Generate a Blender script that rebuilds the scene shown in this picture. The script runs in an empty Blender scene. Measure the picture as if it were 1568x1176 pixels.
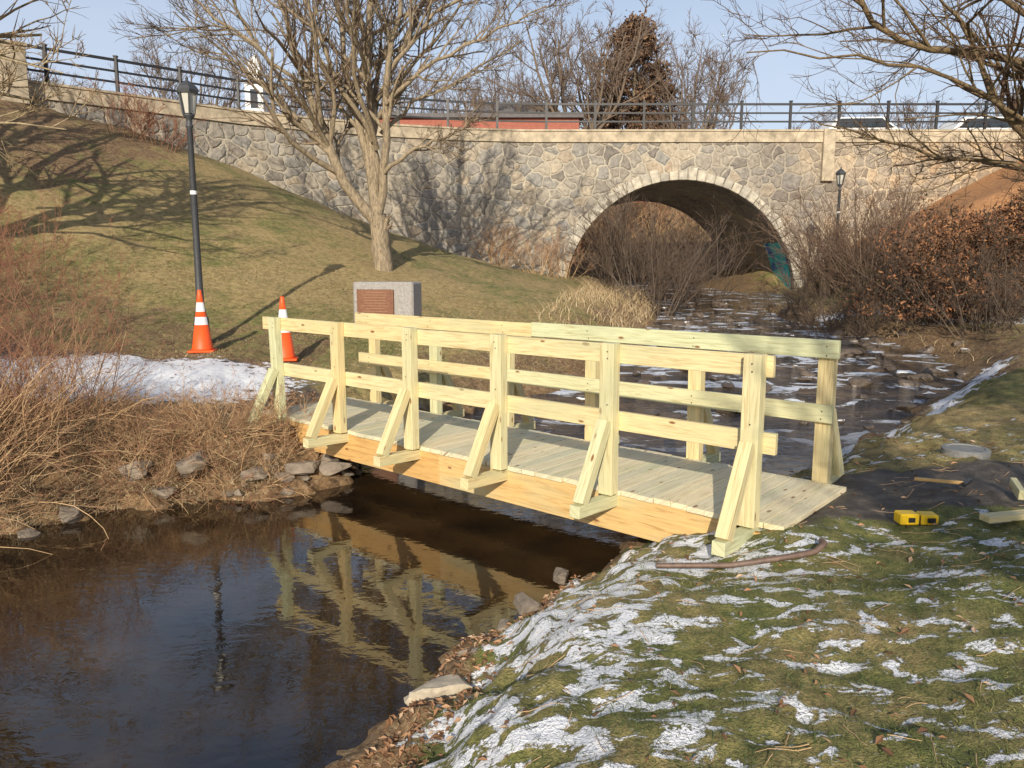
import bpy, math, numpy as np
from mathutils import Vector, Matrix
rng=np.random.default_rng(7)
S=bpy.context.scene
COL=S.collection
# ---------------------------------------------------------------- node helpers
def newmat(name):
    m=bpy.data.materials.new(name); m.use_nodes=True
    nt=m.node_tree; b=nt.nodes['Principled BSDF']; return m,nt,b
def nd(nt,t,**kw):
    n=nt.nodes.new(t)
    for k,v in kw.items():
        if k[0].isupper(): n.inputs[k.replace('_',' ')].default_value=v
        else: setattr(n,k,v)
    return n
def lk(nt,a,b): nt.links.new(a,b)
def setin(nt,sock,v):
    if hasattr(v,'is_output') or isinstance(v,bpy.types.NodeSocket): nt.links.new(v,sock)
    elif isinstance(v,(tuple,list)):
        sock.default_value=tuple(v)+((1,) if len(v)==3 and len(sock.default_value)==4 else ())
    else: sock.default_value=v
def mix(nt,f,a,b,bl='MIX'):
    n=nt.nodes.new('ShaderNodeMix'); n.data_type='RGBA'; n.blend_type=bl
    setin(nt,n.inputs[0],f); setin(nt,n.inputs[6],a); setin(nt,n.inputs[7],b); return n.outputs[2]
def mth(nt,op,a,b=0.0,clamp=False):
    n=nt.nodes.new('ShaderNodeMath'); n.operation=op; n.use_clamp=clamp
    setin(nt,n.inputs[0],a); setin(nt,n.inputs[1],b); return n.outputs[0]
def ramp(nt,f,stops,interp='LINEAR'):
    n=nt.nodes.new('ShaderNodeValToRGB'); n.color_ramp.interpolation=interp
    e=n.color_ramp.elements
    while len(e)<len(stops): e.new(0.5)
    for i,(p,c) in enumerate(stops):
        e[i].position=p
        if isinstance(c,(int,float)): c=(c,c,c)
        e[i].color=(*c,1)
    setin(nt,n.inputs[0],f); return n.outputs[0]
def noise(nt,vec,scale,detail=4,rough=.55,dist=0):
    n=nt.nodes.new('ShaderNodeTexNoise'); n.inputs['Scale'].default_value=scale
    n.inputs['Detail'].default_value=detail; n.inputs['Roughness'].default_value=rough
    n.inputs['Distortion'].default_value=dist
    if vec is not None: nt.links.new(vec,n.inputs['Vector'])
    return n.outputs[0]
def mapping(nt,vec,scale=(1,1,1),rot=(0,0,0)):
    n=nt.nodes.new('ShaderNodeMapping'); n.inputs['Scale'].default_value=scale; n.inputs['Rotation'].default_value=rot
    nt.links.new(vec,n.inputs['Vector']); return n.outputs[0]
def bump(nt,b,h,strength=.5,dist=.02):
    n=nt.nodes.new('ShaderNodeBump'); n.inputs['Strength'].default_value=strength; n.inputs['Distance'].default_value=dist
    nt.links.new(h,n.inputs['Height']); nt.links.new(n.outputs[0],b.inputs['Normal'])
def objco(nt): return nt.nodes.new('ShaderNodeTexCoord').outputs['Object']
def uvco(nt): return nt.nodes.new('ShaderNodeTexCoord').outputs['UV']
def attr(nt,name,out='Fac'):
    n=nt.nodes.new('ShaderNodeAttribute'); n.attribute_name=name; return n.outputs[out]
# ---------------------------------------------------------------- mesh helpers
def mesh_obj(name,V,F,mats,uv=None,tint=None,midx=None,smooth=False,attrs=None):
    me=bpy.data.meshes.new(name)
    V=np.asarray(V,dtype=np.float32)
    me.vertices.add(len(V)); me.vertices.foreach_set('co',V.ravel())
    if not isinstance(F,list): F=[F]
    F=[np.asarray(f,dtype=np.int32) for f in F if len(f)]
    tot=sum(f.size for f in F); nf=sum(len(f) for f in F)
    me.loops.add(tot); me.polygons.add(nf)
    me.loops.foreach_set('vertex_index',np.concatenate([f.ravel() for f in F]))
    st=[];o=0
    for f in F:
        st.append(o+np.arange(len(f),dtype=np.int32)*f.shape[1]); o+=f.size
    me.polygons.foreach_set('loop_start',np.concatenate(st).astype(np.int32))
    if midx is not None: me.polygons.foreach_set('material_index',np.asarray(midx,dtype=np.int32))
    me.update(calc_edges=True)
    if smooth: me.shade_smooth()
    else: me.shade_flat()
    vi=np.concatenate([f.ravel() for f in F])
    if uv is not None:
        l=me.uv_layers.new(name='UVMap'); l.data.foreach_set('uv',np.asarray(uv,dtype=np.float32)[vi].ravel())
    if tint is not None:
        a=me.attributes.new('tint','FLOAT','POINT'); a.data.foreach_set('value',np.asarray(tint,dtype=np.float32))
    if attrs:
        for k,v in attrs.items():
            a=me.attributes.new(k,'FLOAT','POINT'); a.data.foreach_set('value',np.asarray(v,dtype=np.float32))
    for m in (mats if isinstance(mats,(list,tuple)) else [mats]): me.materials.append(m)
    ob=bpy.data.objects.new(name,me); COL.objects.link(ob); return ob
def root(name,loc):
    e=bpy.data.objects.new(name,None); e.location=loc; e.empty_display_size=.3; COL.objects.link(e); return e
def par(ob,r):
    ob.parent=r; ob.matrix_parent_inverse=Matrix.Translation(-Vector(r.location)); return ob
def nrm(a): return a/np.maximum(np.linalg.norm(a,axis=-1,keepdims=True),1e-9)
class Boxes:
    def __init__(s): s.V=[];s.F=[];s.U=[];s.T=[];s.n=0
    def add(s,p0,p1,w,h,side=(0,0,1),tint=None):
        p0=np.array(p0,float);p1=np.array(p1,float);a=p1-p0;L=np.linalg.norm(a);a/=L
        sd=np.array(side,float);sd=sd-a*sd.dot(a);sd/=np.linalg.norm(sd);up=np.cross(a,sd)
        t=rng.random() if tint is None else tint; o=rng.random(2)*40
        for e,(p,u) in enumerate(((p0,0),(p1,L))):
            for i,j in ((-1,-1),(1,-1),(1,1),(-1,1)):
                s.V.append(p+sd*i*w/2+up*j*h/2)
                s.U.append((u+o[0],i*w/2+j*h/2*1.3+o[1])); s.T.append(t)
        n=s.n
        s.F+= [(n,n+3,n+2,n+1),(n+4,n+5,n+6,n+7)]+[(n+i,n+(i+1)%4,n+4+(i+1)%4,n+4+i) for i in range(4)]
        s.n+=8
    def make(s,name,mat,bev=.003):
        ob=mesh_obj(name,np.array(s.V),np.array(s.F),mat,uv=np.array(s.U),tint=s.T)
        if bev:
            m=ob.modifiers.new('b','BEVEL'); m.width=bev; m.segments=1; m.limit_method='ANGLE'
        return ob
class Tubes:
    def __init__(s): s.g=[]
    def add(s,pts,rad,sides,tint): s.g.append((pts,rad,sides,tint))
    def make(s,name,mat):
        V=[];F=[];T=[];o=0
        for pts,rad,k,tint in s.g:
            B,n,_=pts.shape
            tg=nrm(np.gradient(pts,axis=1))
            ref=nrm(rng.normal(size=(B,1,3))); u=nrm(np.cross(tg,ref)); v=np.cross(tg,u)
            an=np.arange(k)*2*np.pi/k
            ring=pts[:,:,None]+rad[:,:,None,None]*(u[:,:,None]*np.cos(an)[:,None]+v[:,:,None]*np.sin(an)[:,None])
            V.append(ring.reshape(-1,3)); T.append(np.full(B*n*k,tint))
            b=np.arange(B)[:,None,None]*n*k; i=np.arange(n-1)[None,:,None]*k; j=np.arange(k)[None,None]; j2=(j+1)%k
            f=np.stack([b+i+j,b+i+j2,b+i+k+j2,b+i+k+j],-1).reshape(-1,4)+o
            F.append(f);o+=B*n*k
        return mesh_obj(name,np.concatenate(V),np.concatenate(F),mat,tint=np.concatenate(T),smooth=True)
def level(p,d,L,r,n,wob,trop,endf):
    B=len(p);pts=np.zeros((B,n,3));pts[:,0]=p;d=nrm(d)
    for i in range(1,n):
        d=nrm(d+rng.normal(0,wob,(B,3))+np.array([0,0,trop])); pts[:,i]=pts[:,i-1]+d*(L/(n-1))[:,None]
    return pts,r[:,None]*np.linspace(1,endf,n)[None]
def kids(pts,rad,L,k,t0,ang,ratio,rr,upb=0.0):
    B,n,_=pts.shape
    t=rng.uniform(t0,.98,(B,k));f=t*(n-1);i=np.minimum(f.astype(int),n-2);fr=(f-i)[...,None];bi=np.arange(B)[:,None]
    P=pts[bi,i]*(1-fr)+pts[bi,i+1]*fr; tg=nrm(pts[bi,i+1]-pts[bi,i])
    pr=rng.normal(size=P.shape);pr[...,2]+=upb;pr=nrm(pr-tg*(pr*tg).sum(-1,keepdims=True))
    a=rng.normal(ang,.18,(B,k))[...,None]; D=tg*np.cos(a)+pr*np.sin(a)
    R=(rad[bi,i]*(1-fr[...,0])+rad[bi,i+1]*fr[...,0])*rr
    L2=L[:,None]*ratio*(1.2-.6*t)*rng.uniform(.65,1.25,(B,k))
    return P.reshape(-1,3),D.reshape(-1,3),L2.ravel(),R.ravel()
def resample(pl,n):
    pl=np.array(pl,float);s=np.r_[0,np.cumsum(np.linalg.norm(np.diff(pl,axis=0),axis=1))]
    q=np.linspace(0,s[-1],n);return np.stack([np.interp(q,s,pl[:,c]) for c in range(3)],1),s[-1]
def tree_from_limbs(name,limbs,mat,ks=(7,7,6),ratios=(.42,.5,.5),minr=.006,ang=.75,n0=12,upb=.4,t0=.25,trop=.05,rs=1.0,wob=.13,rr=.58):
    T=Tubes();P=[];R=[];Ls=[]
    for pl,r0,r1 in limbs:
        p,L=resample(pl,n0);w=rng.normal(0,.024*L/4,(n0,3));w[0]=0;w[-1]*=.5
        P.append(p+w);R.append(np.linspace(r0,r1,n0)*rs);Ls.append(L)
    P=np.array(P);R=np.array(R);Ls=np.array(Ls)
    T.add(P,R,9,0.0)
    cur=(P,R,Ls);nl=len(ks)
    for l,(k,ra) in enumerate(zip(ks,ratios)):
        p,d,L,r=kids(cur[0],cur[1],cur[2],k,t0 if l==0 else .12,ang,ra,rr,upb)
        r=np.maximum(r,minr*(1.0 if l==nl-1 else 1.4))
        pts,rad=level(p,d,L,r,6 if l<nl-1 else 4,wob,trop,.35)
        T.add(pts,rad,6 if l==0 else (4 if l<nl-1 else 3),(l+1)/nl)
        cur=(pts,rad,L)
    return T.make(name,mat)
def auto_limbs(base,height,spread,nl=6,r=.22,fork=.25,lean=(0,0)):
    b=np.array(base,float);top=b+np.array([lean[0],lean[1],height*fork])
    L=[([b,b*.5+top*.5+rng.normal(0,.05,3),top],r,r*.75)]
    for i in range(nl):
        a=2*math.pi*i/nl+rng.uniform(-.4,.4);sp=spread*rng.uniform(.5,1.0)
        e=top+np.array([math.cos(a)*sp,math.sin(a)*sp,height*(1-fork)*rng.uniform(.75,1.0)])
        m=top+(e-top)*.45+np.array([math.cos(a)*sp*.16,math.sin(a)*sp*.16,0])
        L.append(([top-np.array([0,0,rng.uniform(0,.15)*height*fork]),m,e],r*.55,r*.1))
    return L
def bush(name,pos,rad,h,n,mat,ks=(5,5),r=.012,lean=.5,minr=.004,ang=.6,trop=0.,wob=.1):
    pos=np.array(pos,float);idx=rng.integers(0,len(pos),n)
    a=rng.uniform(0,6.283,n);q=np.sqrt(rng.random(n))*rad
    x=pos[idx,0]+np.cos(a)*q*.6;y=pos[idx,1]+np.sin(a)*q*.6;z=H(x,y)-.05
    d=np.stack([np.cos(a)*lean*q/rad+rng.normal(0,.15,n),np.sin(a)*lean*q/rad+rng.normal(0,.15,n),np.ones(n)],1)
    L=h*rng.uniform(.45,1.15,n);T=Tubes()
    pts,rd=level(np.stack([x,y,z],1),d,L,np.full(n,r)*rng.uniform(.6,1.2,n),7,wob,trop,.35);T.add(pts,rd,4,.2)
    cur=(pts,rd,L)
    for l,k in enumerate(ks):
        p,d,L,r_=kids(*cur,k,.2,ang,.42,.6,.3);r_=np.maximum(r_,minr)
        pts,rd=level(p,d,L,r_,4,.16,.03,.4);T.add(pts,rd,3,.5+.5*(l+1)/len(ks));cur=(pts,rd,L)
    return T.make(name,mat)
def ribbons(name,P,h,w,lean,mat,seg=2,tint=None):
    n=len(P);a=rng.uniform(0,6.283,n);la=rng.uniform(0,6.283,n)
    side=np.stack([np.cos(a),np.sin(a),np.zeros(n)],1);ld=np.stack([np.cos(la),np.sin(la),np.zeros(n)],1)
    V=np.zeros((n,seg+1,2,3))
    for i in range(seg+1):
        t=i/seg;c=P+ld*(lean*h*t*t)[:,None];c[:,2]+=h*t*(1-.25*t*lean)
        ww=(w*(1-.8*t))[:,None]
        V[:,i,0]=c-side*ww;V[:,i,1]=c+side*ww
    b=np.arange(n)[:,None]*(seg+1)*2;i=np.arange(seg)[None]*2
    F=np.stack([b+i,b+i+1,b+i+3,b+i+2],-1).reshape(-1,4)
    if tint is None: tint=rng.random(n)
    return mesh_obj(name,V.reshape(-1,3),F,mat,tint=np.repeat(tint,(seg+1)*2),smooth=True)
def leafquads(name,P,size,mat,flat=False):
    n=len(P);a=nrm(rng.normal(size=(n,3)))
    if flat: nz=nrm(np.stack([rng.normal(0,.35,n),rng.normal(0,.35,n),np.ones(n)],1))
    else: nz=nrm(rng.normal(size=(n,3)))
    u=nrm(np.cross(nz,a));v=np.cross(nz,u);s=(size*rng.uniform(.6,1.3,n))[:,None]
    V=np.stack([P-u*s,P-v*s*.45+nz*s*.25,P+u*s,P+v*s*.45+nz*s*.25],1)
    F=np.arange(n*4).reshape(-1,4)
    F=np.concatenate([F[:,[0,1,2]],F[:,[0,2,3]]])
    return mesh_obj(name,V.reshape(-1,3),F,mat,tint=np.repeat(rng.random(n),4))
def lathe(name,prof,seg,mats,mi=None,loc=(0,0,0),rot=0,smooth=True):
    prof=np.array(prof,float);n=len(prof);an=rot+np.arange(seg)*2*np.pi/seg
    V=np.stack([prof[:,0,None]*np.cos(an),prof[:,0,None]*np.sin(an),np.repeat(prof[:,1,None],seg,1)],-1).reshape(-1,3)+np.array(loc)
    i=np.arange(n-1)[:,None]*seg;j=np.arange(seg)[None];j2=(j+1)%seg
    F=np.stack([i+j,i+j2,i+seg+j2,i+seg+j],-1).reshape(-1,4)
    m=None if mi is None else np.repeat(np.array(mi),seg)
    return mesh_obj(name,V,F,mats,midx=m,smooth=smooth)
# ---------------------------------------------------------------- numpy noise
_h=rng.random((256,256))
def vn(x,y):
    xi=np.floor(x).astype(int);yi=np.floor(y).astype(int);fx=x-xi;fy=y-yi
    fx=fx*fx*(3-2*fx);fy=fy*fy*(3-2*fy);g=lambda a,b:_h[a%256,b%256]
    return (g(xi,yi)*(1-fx)+g(xi+1,yi)*fx)*(1-fy)+(g(xi,yi+1)*(1-fx)+g(xi+1,yi+1)*fx)*fy
def fbm(x,y,o=4):
    s=0;a=.5;t=0
    for i in range(o): s=s+a*vn(x*2**i+17*i,y*2**i+31*i);t+=a;a*=.5
    return s/t
def sst(a,b,x): t=np.clip((x-a)/(b-a),0,1);return t*t*(3-2*t)
# ---------------------------------------------------------------- terrain
WP=np.array([(-5,-14),(-3,-2),(-1.6,1),(-1.0,2.4),(-.69,3.27),(-.5,3.78),(-.36,4.27),(.07,4.93),(.42,5.48),(1.11,6.25),(1.9,6.95),(2.8,7.9),(4.2,9.3),(6.3,11.6),(8.3,14),(9.2,16.5),(8.9,19.5),(8.2,22.5),(8.3,26),(9.5,31),(9.5,46),
 (4.5,46),(4.8,31),(5.2,27),(4.2,22.5),(3.0,18),(1.9,14.3),(.3,12.6),(-1.0,11),(-1.8,9.3),(-1.85,7.95),(-2.4,7.6),(-2.9,7.3),(-3.7,7.2),(-4.5,6.3),(-6.5,5.6),(-12,5),(-25,3),(-25,-14)],float)
def wz(y): return np.where(y<9,-.65,np.where(y<31,-.65+(y-9)/22*1.25,.6+.02*(y-31)))
def sdist(x,y):
    sh=x.shape;x=x.ravel();y=y.ravel();D=np.full(x.shape,1e9);ins=np.zeros(x.shape,bool)
    for i in range(len(WP)):
        a=WP[i];b=WP[(i+1)%len(WP)];ab=b-a
        t=np.clip(((x-a[0])*ab[0]+(y-a[1])*ab[1])/(ab@ab),0,1)
        D=np.minimum(D,(x-a[0]-t*ab[0])**2+(y-a[1]-t*ab[1])**2)
        c=((a[1]>y)!=(b[1]>y))
        xx=(b[0]-a[0])*(y-a[1])/(b[1]-a[1]+1e-12)+a[0]
        ins^=c&(x<xx)
    D=np.sqrt(D);return np.where(ins,-D,D).reshape(sh)
CP=np.array([(0,0,0),(0,3,-.05),(1.5,4.85,-.12),(2.5,6.1,-.05),(2.3,5.4,-.04),(3,3,.05),(6,3,.12),(6,8,.08),(3.5,7,-.02),(10,8,.3),(9,11,.2),(15,10,.6),(0,-6,.1),(8,-6,.2),(16,-6,.4),(-6,0,0),(-12,0,.0),
(-2.6,8.7,-.08),(-3.2,9,-.05),(-3.5,11.7,.25),(-4.9,12.2,.33),(-5.2,13,.36),(-2.3,14,.5),(-3.3,20,1.6),(0,14,.2),(1,17,.5),(2,21,.8),(-.5,22,1.3),(1.5,27,1.3),(-1.7,30.8,2.0),(-7,29,3.9),(-9.2,27.3,4.9),(-11.6,25,5.8),(-15,22,6.5),
(-8,8,.1),(-5,8,0),(-12,8,.5),(-8,13,.8),(-12,15,2.2),(-8,20,2.9),(-12,20,4.6),(-20,15,5.6),(-26,20,6.5),(-20,5,1.5),(-20,-6,1),
(11,16,.4),(13.3,20,.5),(11,24,.8),(11.5,28,1.2),(13.6,28.7,4.1),(19.3,28,6.0),(17,22,1.4),(25,22,3.4),(26,28,6.2),(30,15,2),(12,31,1.2),(2,31,1.3),(2,41,1.6),(12,41,1.6),(14,36,4),(-3,36,3),(-12,33,4.5),(30,38,5.8),(-25,32,6)],float)
def _k(a,b): return np.sqrt(((a[:,None,0]-b[None,:,0])**2+(a[:,None,1]-b[None,:,1])**2)+1.2)
_n=len(CP);_A=np.zeros((_n+1,_n+1));_A[:_n,:_n]=_k(CP,CP);_A[:_n,_n]=1;_A[_n,:_n]=1
_w=np.linalg.solve(_A,np.r_[CP[:,2],0])
def H(x,y,full=False):
    x=np.atleast_1d(np.asarray(x,float));y=np.atleast_1d(np.asarray(y,float));sh=x.shape
    q=np.stack([x.ravel(),y.ravel()],1);b=np.zeros(len(q))
    for i in range(0,len(q),40000): b[i:i+40000]=_k(q[i:i+40000],CP)@_w[:_n]+_w[_n]
    b=np.clip(b,-.3,6.6).reshape(sh)
    f=np.maximum(sst(44,58,y),sst(30,60,np.abs(x)))
    b=b*(1-f)+(6.1*sst(-20,30,y)+.3)*f
    b=np.where(y>33,np.minimum(b,6.2),b)
    d=sdist(x,y);d=d+np.where(y>44,(y-44)*2,0)
    nz=(fbm(x*1.3,y*1.3)-.5)*.16+(fbm(x*9,y*9,3)-.5)*.06
    edge=d+(fbm(x*1.7+9,y*1.7,3)-.5)*.6+(fbm(x*6,y*6,3)-.5)*.26
    slope=np.where((x<-1)&(y>4.5)&(y<9.5),.9,np.where(y>12,.5,.62))
    bank=wz(y)+np.clip(slope*edge,-.6,50)
    k=.12;hh=np.clip(.5+.5*(bank-b)/k,0,1);h=bank*(1-hh)+b*hh-k*hh*(1-hh)
    h=h+nz*(.35+.65*sst(0,.8,d))*sst(-.6,.1,d)
    for cx,cy in ((2.1,5.4),(-2.75,8.9),(1.7,5.0),(1.35,4.7)):
        g=np.exp(-((x-cx)**2+(y-cy)**2)/.4);h=np.where(h>-.1,h*(1-g)-.1*g,h)
    # soil packed up to the underside of the deck end
    e=segd(x,y,[(1.85,4.75),(2.75,5.75)]);g=np.exp(-(e/.33)**2)*sst(.3,.7,d);h=h*(1-g)-.012*g
    e=segd(x,y,[(1.85,5.05),(2.5,5.95)]);g=np.exp(-(e/.22)**4)*sst(.3,.7,d);h=np.where(h>-.05,h*(1-g)-.05*g,h)
    return (h,d) if full else h
def segd(x,y,pl):
    D=np.full(x.shape,1e9)
    for a,b in zip(pl[:-1],pl[1:]):
        ax,ay=a;bx,by=b;dx=bx-ax;dy=by-ay;t=np.clip(((x-ax)*dx+(y-ay)*dy)/(dx*dx+dy*dy),0,1)
        D=np.minimum(D,np.hypot(x-ax-t*dx,y-ay-t*dy))
    return D
def axis(a,b,st,g,lo,hi):
    m=list(np.arange(a,b,st));s=st;v=m[-1]
    while v<hi: s*=g;v+=s;m.append(v)
    s=st;v=a;l=[]
    while v>lo: s*=g;v-=s;l.append(v)
    return np.array(l[::-1]+m)
xs=axis(-4,5.5,.04,1.03,-420,420);ys=axis(1.8,8.5,.04,1.03,-60,500)
X,Y=np.meshgrid(xs,ys);Z,D=H(X,Y,True)
PR=[(2.2,5.5),(3.6,5.6),(6,6.3),(12,7.5)];PL=[(-2.8,8.9),(-3.2,10.0),(-4.4,10.8),(-7.5,11.2),(-16,11)]
def zones(x,y,d):
    nb=(x>-1.6)&(y<8)
    snow=np.where(nb,.415+.12*np.exp(-((d-.75)/.7)**2)*sst(6.0,5.0,y)-.3*sst(.3,.05,d),0.)
    snow=np.where(nb,snow-.10*sst(3.6,6.0,x)-.06*sst(4.6,5.6,y)*(x>1.8),snow)
    snow=np.maximum(snow,1.0*np.exp(-(((x+5.3)/2.6)**2+((y-10.3)/1.35)**2)**2))
    snow=np.maximum(snow,.68*((x>3.2)&(y<14)&(y>7))*np.exp(-((d-.5)/.38)**2))
    snow=np.maximum(snow,.85*np.exp(-(((x-13.4)/3.5)**2+((y-18.7)/1.2)**2)**2))
    snow=np.maximum(snow,.85*np.exp(-(((x-9.9)/1.6)**2+((y-21.5)/.8)**2)**2))
    w=(fbm(x*2.1,y*2.1,3)-.5)*.5
    pl=sst(.8,.5,segd(x,y,PL)+w)
    path=np.maximum(sst(.75,.35,segd(x,y,PR)+w),.62*pl)
    path=np.maximum(path,.9*sst(1.2,.8,segd(x,y,[(11,20.5),(16,20.3),(25,22)])))
    tan=np.where((x<-1)&(y>4)&(y<10),1-.6*sst(9,11,y),0)
    tan=np.maximum(tan,.8*sst(.5,.1,d)*(y<12))
    tan=np.maximum(tan,.7*sst(2.5,.5,d)*(y>=12))
    tan=np.maximum(tan,1.0*sst(11.5,13,x)*sst(21,23,y)); tan=np.maximum(tan,.55*((x<-3)&(y>9))*(1-sst(13,17,y)))
    tan=np.maximum(tan,.62*sst(-8.5,-11,x)*sst(16,20,y)); tan=np.maximum(tan,sst(43,45,y)*(y<60))
    snow=np.where(x>0,snow*(1-.7*path),snow)
    grn=sst(8,6,y)*sst(-2,-.5,x)
    return snow,path,tan,grn
sn,pa,ta,gn=zones(X,Y,D)
ta=np.clip(ta,0,1)
og=sst(12,13.5,X)*sst(21,24,Y)*sst(44,40,Y)
ny,nx=X.shape
i=np.arange(ny-1)[:,None]*nx;j=np.arange(nx-1)[None]
F=np.stack([i+j,i+j+1,i+nx+j+1,i+nx+j],-1).reshape(-1,4)
m,nt,b=newmat('ground_mat');oc=objco(nt)
n1=noise(nt,oc,.35,4,.6);n2=noise(nt,oc,9,5,.65);n3=noise(nt,oc,70,3,.7);n4=noise(nt,oc,2.2,4,.6)
g1=ramp(nt,n2,[(.3,(.07,.085,.022)),(.5,(.16,.17,.045)),(.7,(.30,.26,.09))])
g2=ramp(nt,n2,[(.3,(.20,.14,.055)),(.6,(.43,.32,.145))])
gf=mth(nt,'SUBTRACT',mth(nt,'ADD',mth(nt,'MULTIPLY',n1,.6),mth(nt,'MULTIPLY',n4,.4)),mth(nt,'MULTIPLY',attr(nt,'green'),.09))
c=mix(nt,ramp(nt,gf,[(.37,0.),(.53,1.)]),g1,g2)
c=mix(nt,.5,c,ramp(nt,n3,[(.3,(.25,.25,.25)),(.7,(1.6,1.6,1.6))]),'MULTIPLY')
vo=nd(nt,'ShaderNodeTexVoronoi',Scale=26.0);lk(nt,oc,vo.inputs['Vector'])
lf=mix(nt,.55,ramp(nt,n2,[(.35,(.05,.032,.018)),(.55,(.20,.13,.065)),(.72,(.42,.30,.17))]),ramp(nt,vo.outputs['Color'],[(0,(.07,.042,.022)),(.5,(.26,.15,.07)),(1,(.42,.31,.18))]))
lf=mix(nt,.6,lf,ramp(nt,n3,[(.3,(.25,.25,.25)),(.7,(1.6,1.6,1.6))]),'MULTIPLY')
tt=mth(nt,'ADD',attr(nt,'tan'),mth(nt,'MULTIPLY',mth(nt,'SUBTRACT',n4,.5),1.2))
c=mix(nt,ramp(nt,tt,[(.35,0.),(.6,1.)]),c,lf)
c=mix(nt,mth(nt,'MULTIPLY',attr(nt,'rust'),.8),c,ramp(nt,n2,[(.3,(.30,.13,.05)),(.6,(.52,.26,.11))]))
pt=mth(nt,'ADD',attr(nt,'path'),mth(nt,'MULTIPLY',mth(nt,'SUBTRACT',n2,.5),.9))
c=mix(nt,ramp(nt,pt,[(.4,0.),(.62,1.)]),c,ramp(nt,n2,[(.3,(.035,.029,.022)),(.55,(.09,.075,.058)),(.75,(.20,.165,.125))]))
sv=mapping(nt,oc,(5,9.5,5),(0,0,.6));s1=noise(nt,sv,.9,6,.66,.4)
st=mth(nt,'ADD',attr(nt,'snow'),mth(nt,'MULTIPLY',mth(nt,'SUBTRACT',s1,.5),2.0))
sf=ramp(nt,mth(nt,'ADD',st,mth(nt,'MULTIPLY',mth(nt,'SUBTRACT',n3,.5),.25)),[(.5,0.),(.55,1.)])
c=mix(nt,sf,c,ramp(nt,n2,[(.3,(.70,.73,.80)),(.6,(.88,.89,.92))]))
lk(nt,c,b.inputs['Base Color'])
lk(nt,ramp(nt,mth(nt,'MAXIMUM',attr(nt,'path'),sf),[(0,.95),(1,.55)]),b.inputs['Roughness'])
hh=mth(nt,'ADD',mth(nt,'ADD',mth(nt,'MULTIPLY',n2,.7),mth(nt,'MULTIPLY',n3,.6)),mth(nt,'MULTIPLY',sf,.7))
bump(nt,b,hh,.9,.035)
ground=mesh_obj('ground',np.stack([X,Y,Z],-1).reshape(-1,3),F,m,smooth=True,attrs={'snow':sn.ravel(),'path':pa.ravel(),'tan':ta.ravel(),'green':gn.ravel(),'rust':og.ravel()})
# ---------------------------------------------------------------- water
wx=np.linspace(-32,12.5,60);wy=np.r_[np.linspace(-20,9,20),np.linspace(9.5,46,60)]
WX,WY=np.meshgrid(wx,wy);WZ=wz(WY)
i=np.arange(len(wy)-1)[:,None]*60;j=np.arange(59)[None]
F=np.stack([i+j,i+j+1,i+60+j+1,i+60+j],-1).reshape(-1,4)
m,nt,b=newmat('stream_water_mat');oc=objco(nt)
sp=nd(nt,'ShaderNodeSeparateXYZ');lk(nt,oc,sp.inputs[0])
up=ramp(nt,mth(nt,'MULTIPLY',sp.outputs[1],.02),[(.17,0.),(.24,1.)])
nb=noise(nt,oc,1.3,5,.6)
c=ramp(nt,nb,[(.35,(.010,.007,.005)),(.6,(.035,.021,.01)),(.75,(.07,.04,.018))])
brn=ramp(nt,noise(nt,oc,1.4,5,.65),[(.42,(.03,.025,.02)),(.6,(.16,.11,.065))])
c=mix(nt,up,c,brn)
fo=noise(nt,mapping(nt,oc,(1.0,1.7,1),(0,0,-.6)),1.1,7,.66,.5)
ff=mth(nt,'MULTIPLY',ramp(nt,fo,[(.54,0.),(.575,1.)]),up)
c=mix(nt,ff,c,(.66,.70,.78))
lk(nt,c,b.inputs['Base Color'])
lk(nt,mth(nt,'ADD',mth(nt,'MULTIPLY',ff,.45),.02),b.inputs['Roughness'])
b.inputs['IOR'].default_value=1.75
rp=noise(nt,mapping(nt,oc,(3,5,3),(0,0,.7)),2.0,3,.5,.5);rp2=noise(nt,mapping(nt,oc,(1,2.0,1),(0,0,-.6)),3.2,5,.6,.7)
h=mth(nt,'ADD',mth(nt,'MULTIPLY',rp,.028),mth(nt,'MULTIPLY',mth(nt,'MULTIPLY',rp2,up),1.6))
h=mth(nt,'ADD',h,mth(nt,'MULTIPLY',ff,.8))
bump(nt,b,h,.8,.07)
mesh_obj('stream_water',np.stack([WX,WY,WZ],-1).reshape(-1,3),F,m,smooth=True)
# ---------------------------------------------------------------- generic mats
def tintmat(name,stops,rough=.8,ns=0):
    m,nt,b=newmat(name);t=attr(nt,'tint');c=ramp(nt,t,stops)
    if ns: c=mix(nt,.6,c,ramp(nt,noise(nt,objco(nt),ns,4,.6),[(.3,(.45,.45,.45)),(.7,(1.5,1.5,1.5))]),'MULTIPLY')
    lk(nt,c,b.inputs['Base Color']);b.inputs['Roughness'].default_value=rough;return m
def plain(name,col,rough=.5,metal=0,ns=0,amt=.5,bm=0):
    m,nt,b=newmat(name)
    if ns:
        n=noise(nt,objco(nt),ns,5,.65);c=mix(nt,amt,(*col,1),ramp(nt,n,[(.3,tuple(x*.45 for x in col)),(.7,tuple(min(1,x*1.5) for x in col))]))
        lk(nt,c,b.inputs['Base Color'])
        if bm: bump(nt,b,n,.6,bm)
    else: b.inputs['Base Color'].default_value=(*col,1)
    b.inputs['Roughness'].default_value=rough;b.inputs['Metallic'].default_value=metal;return m
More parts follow.
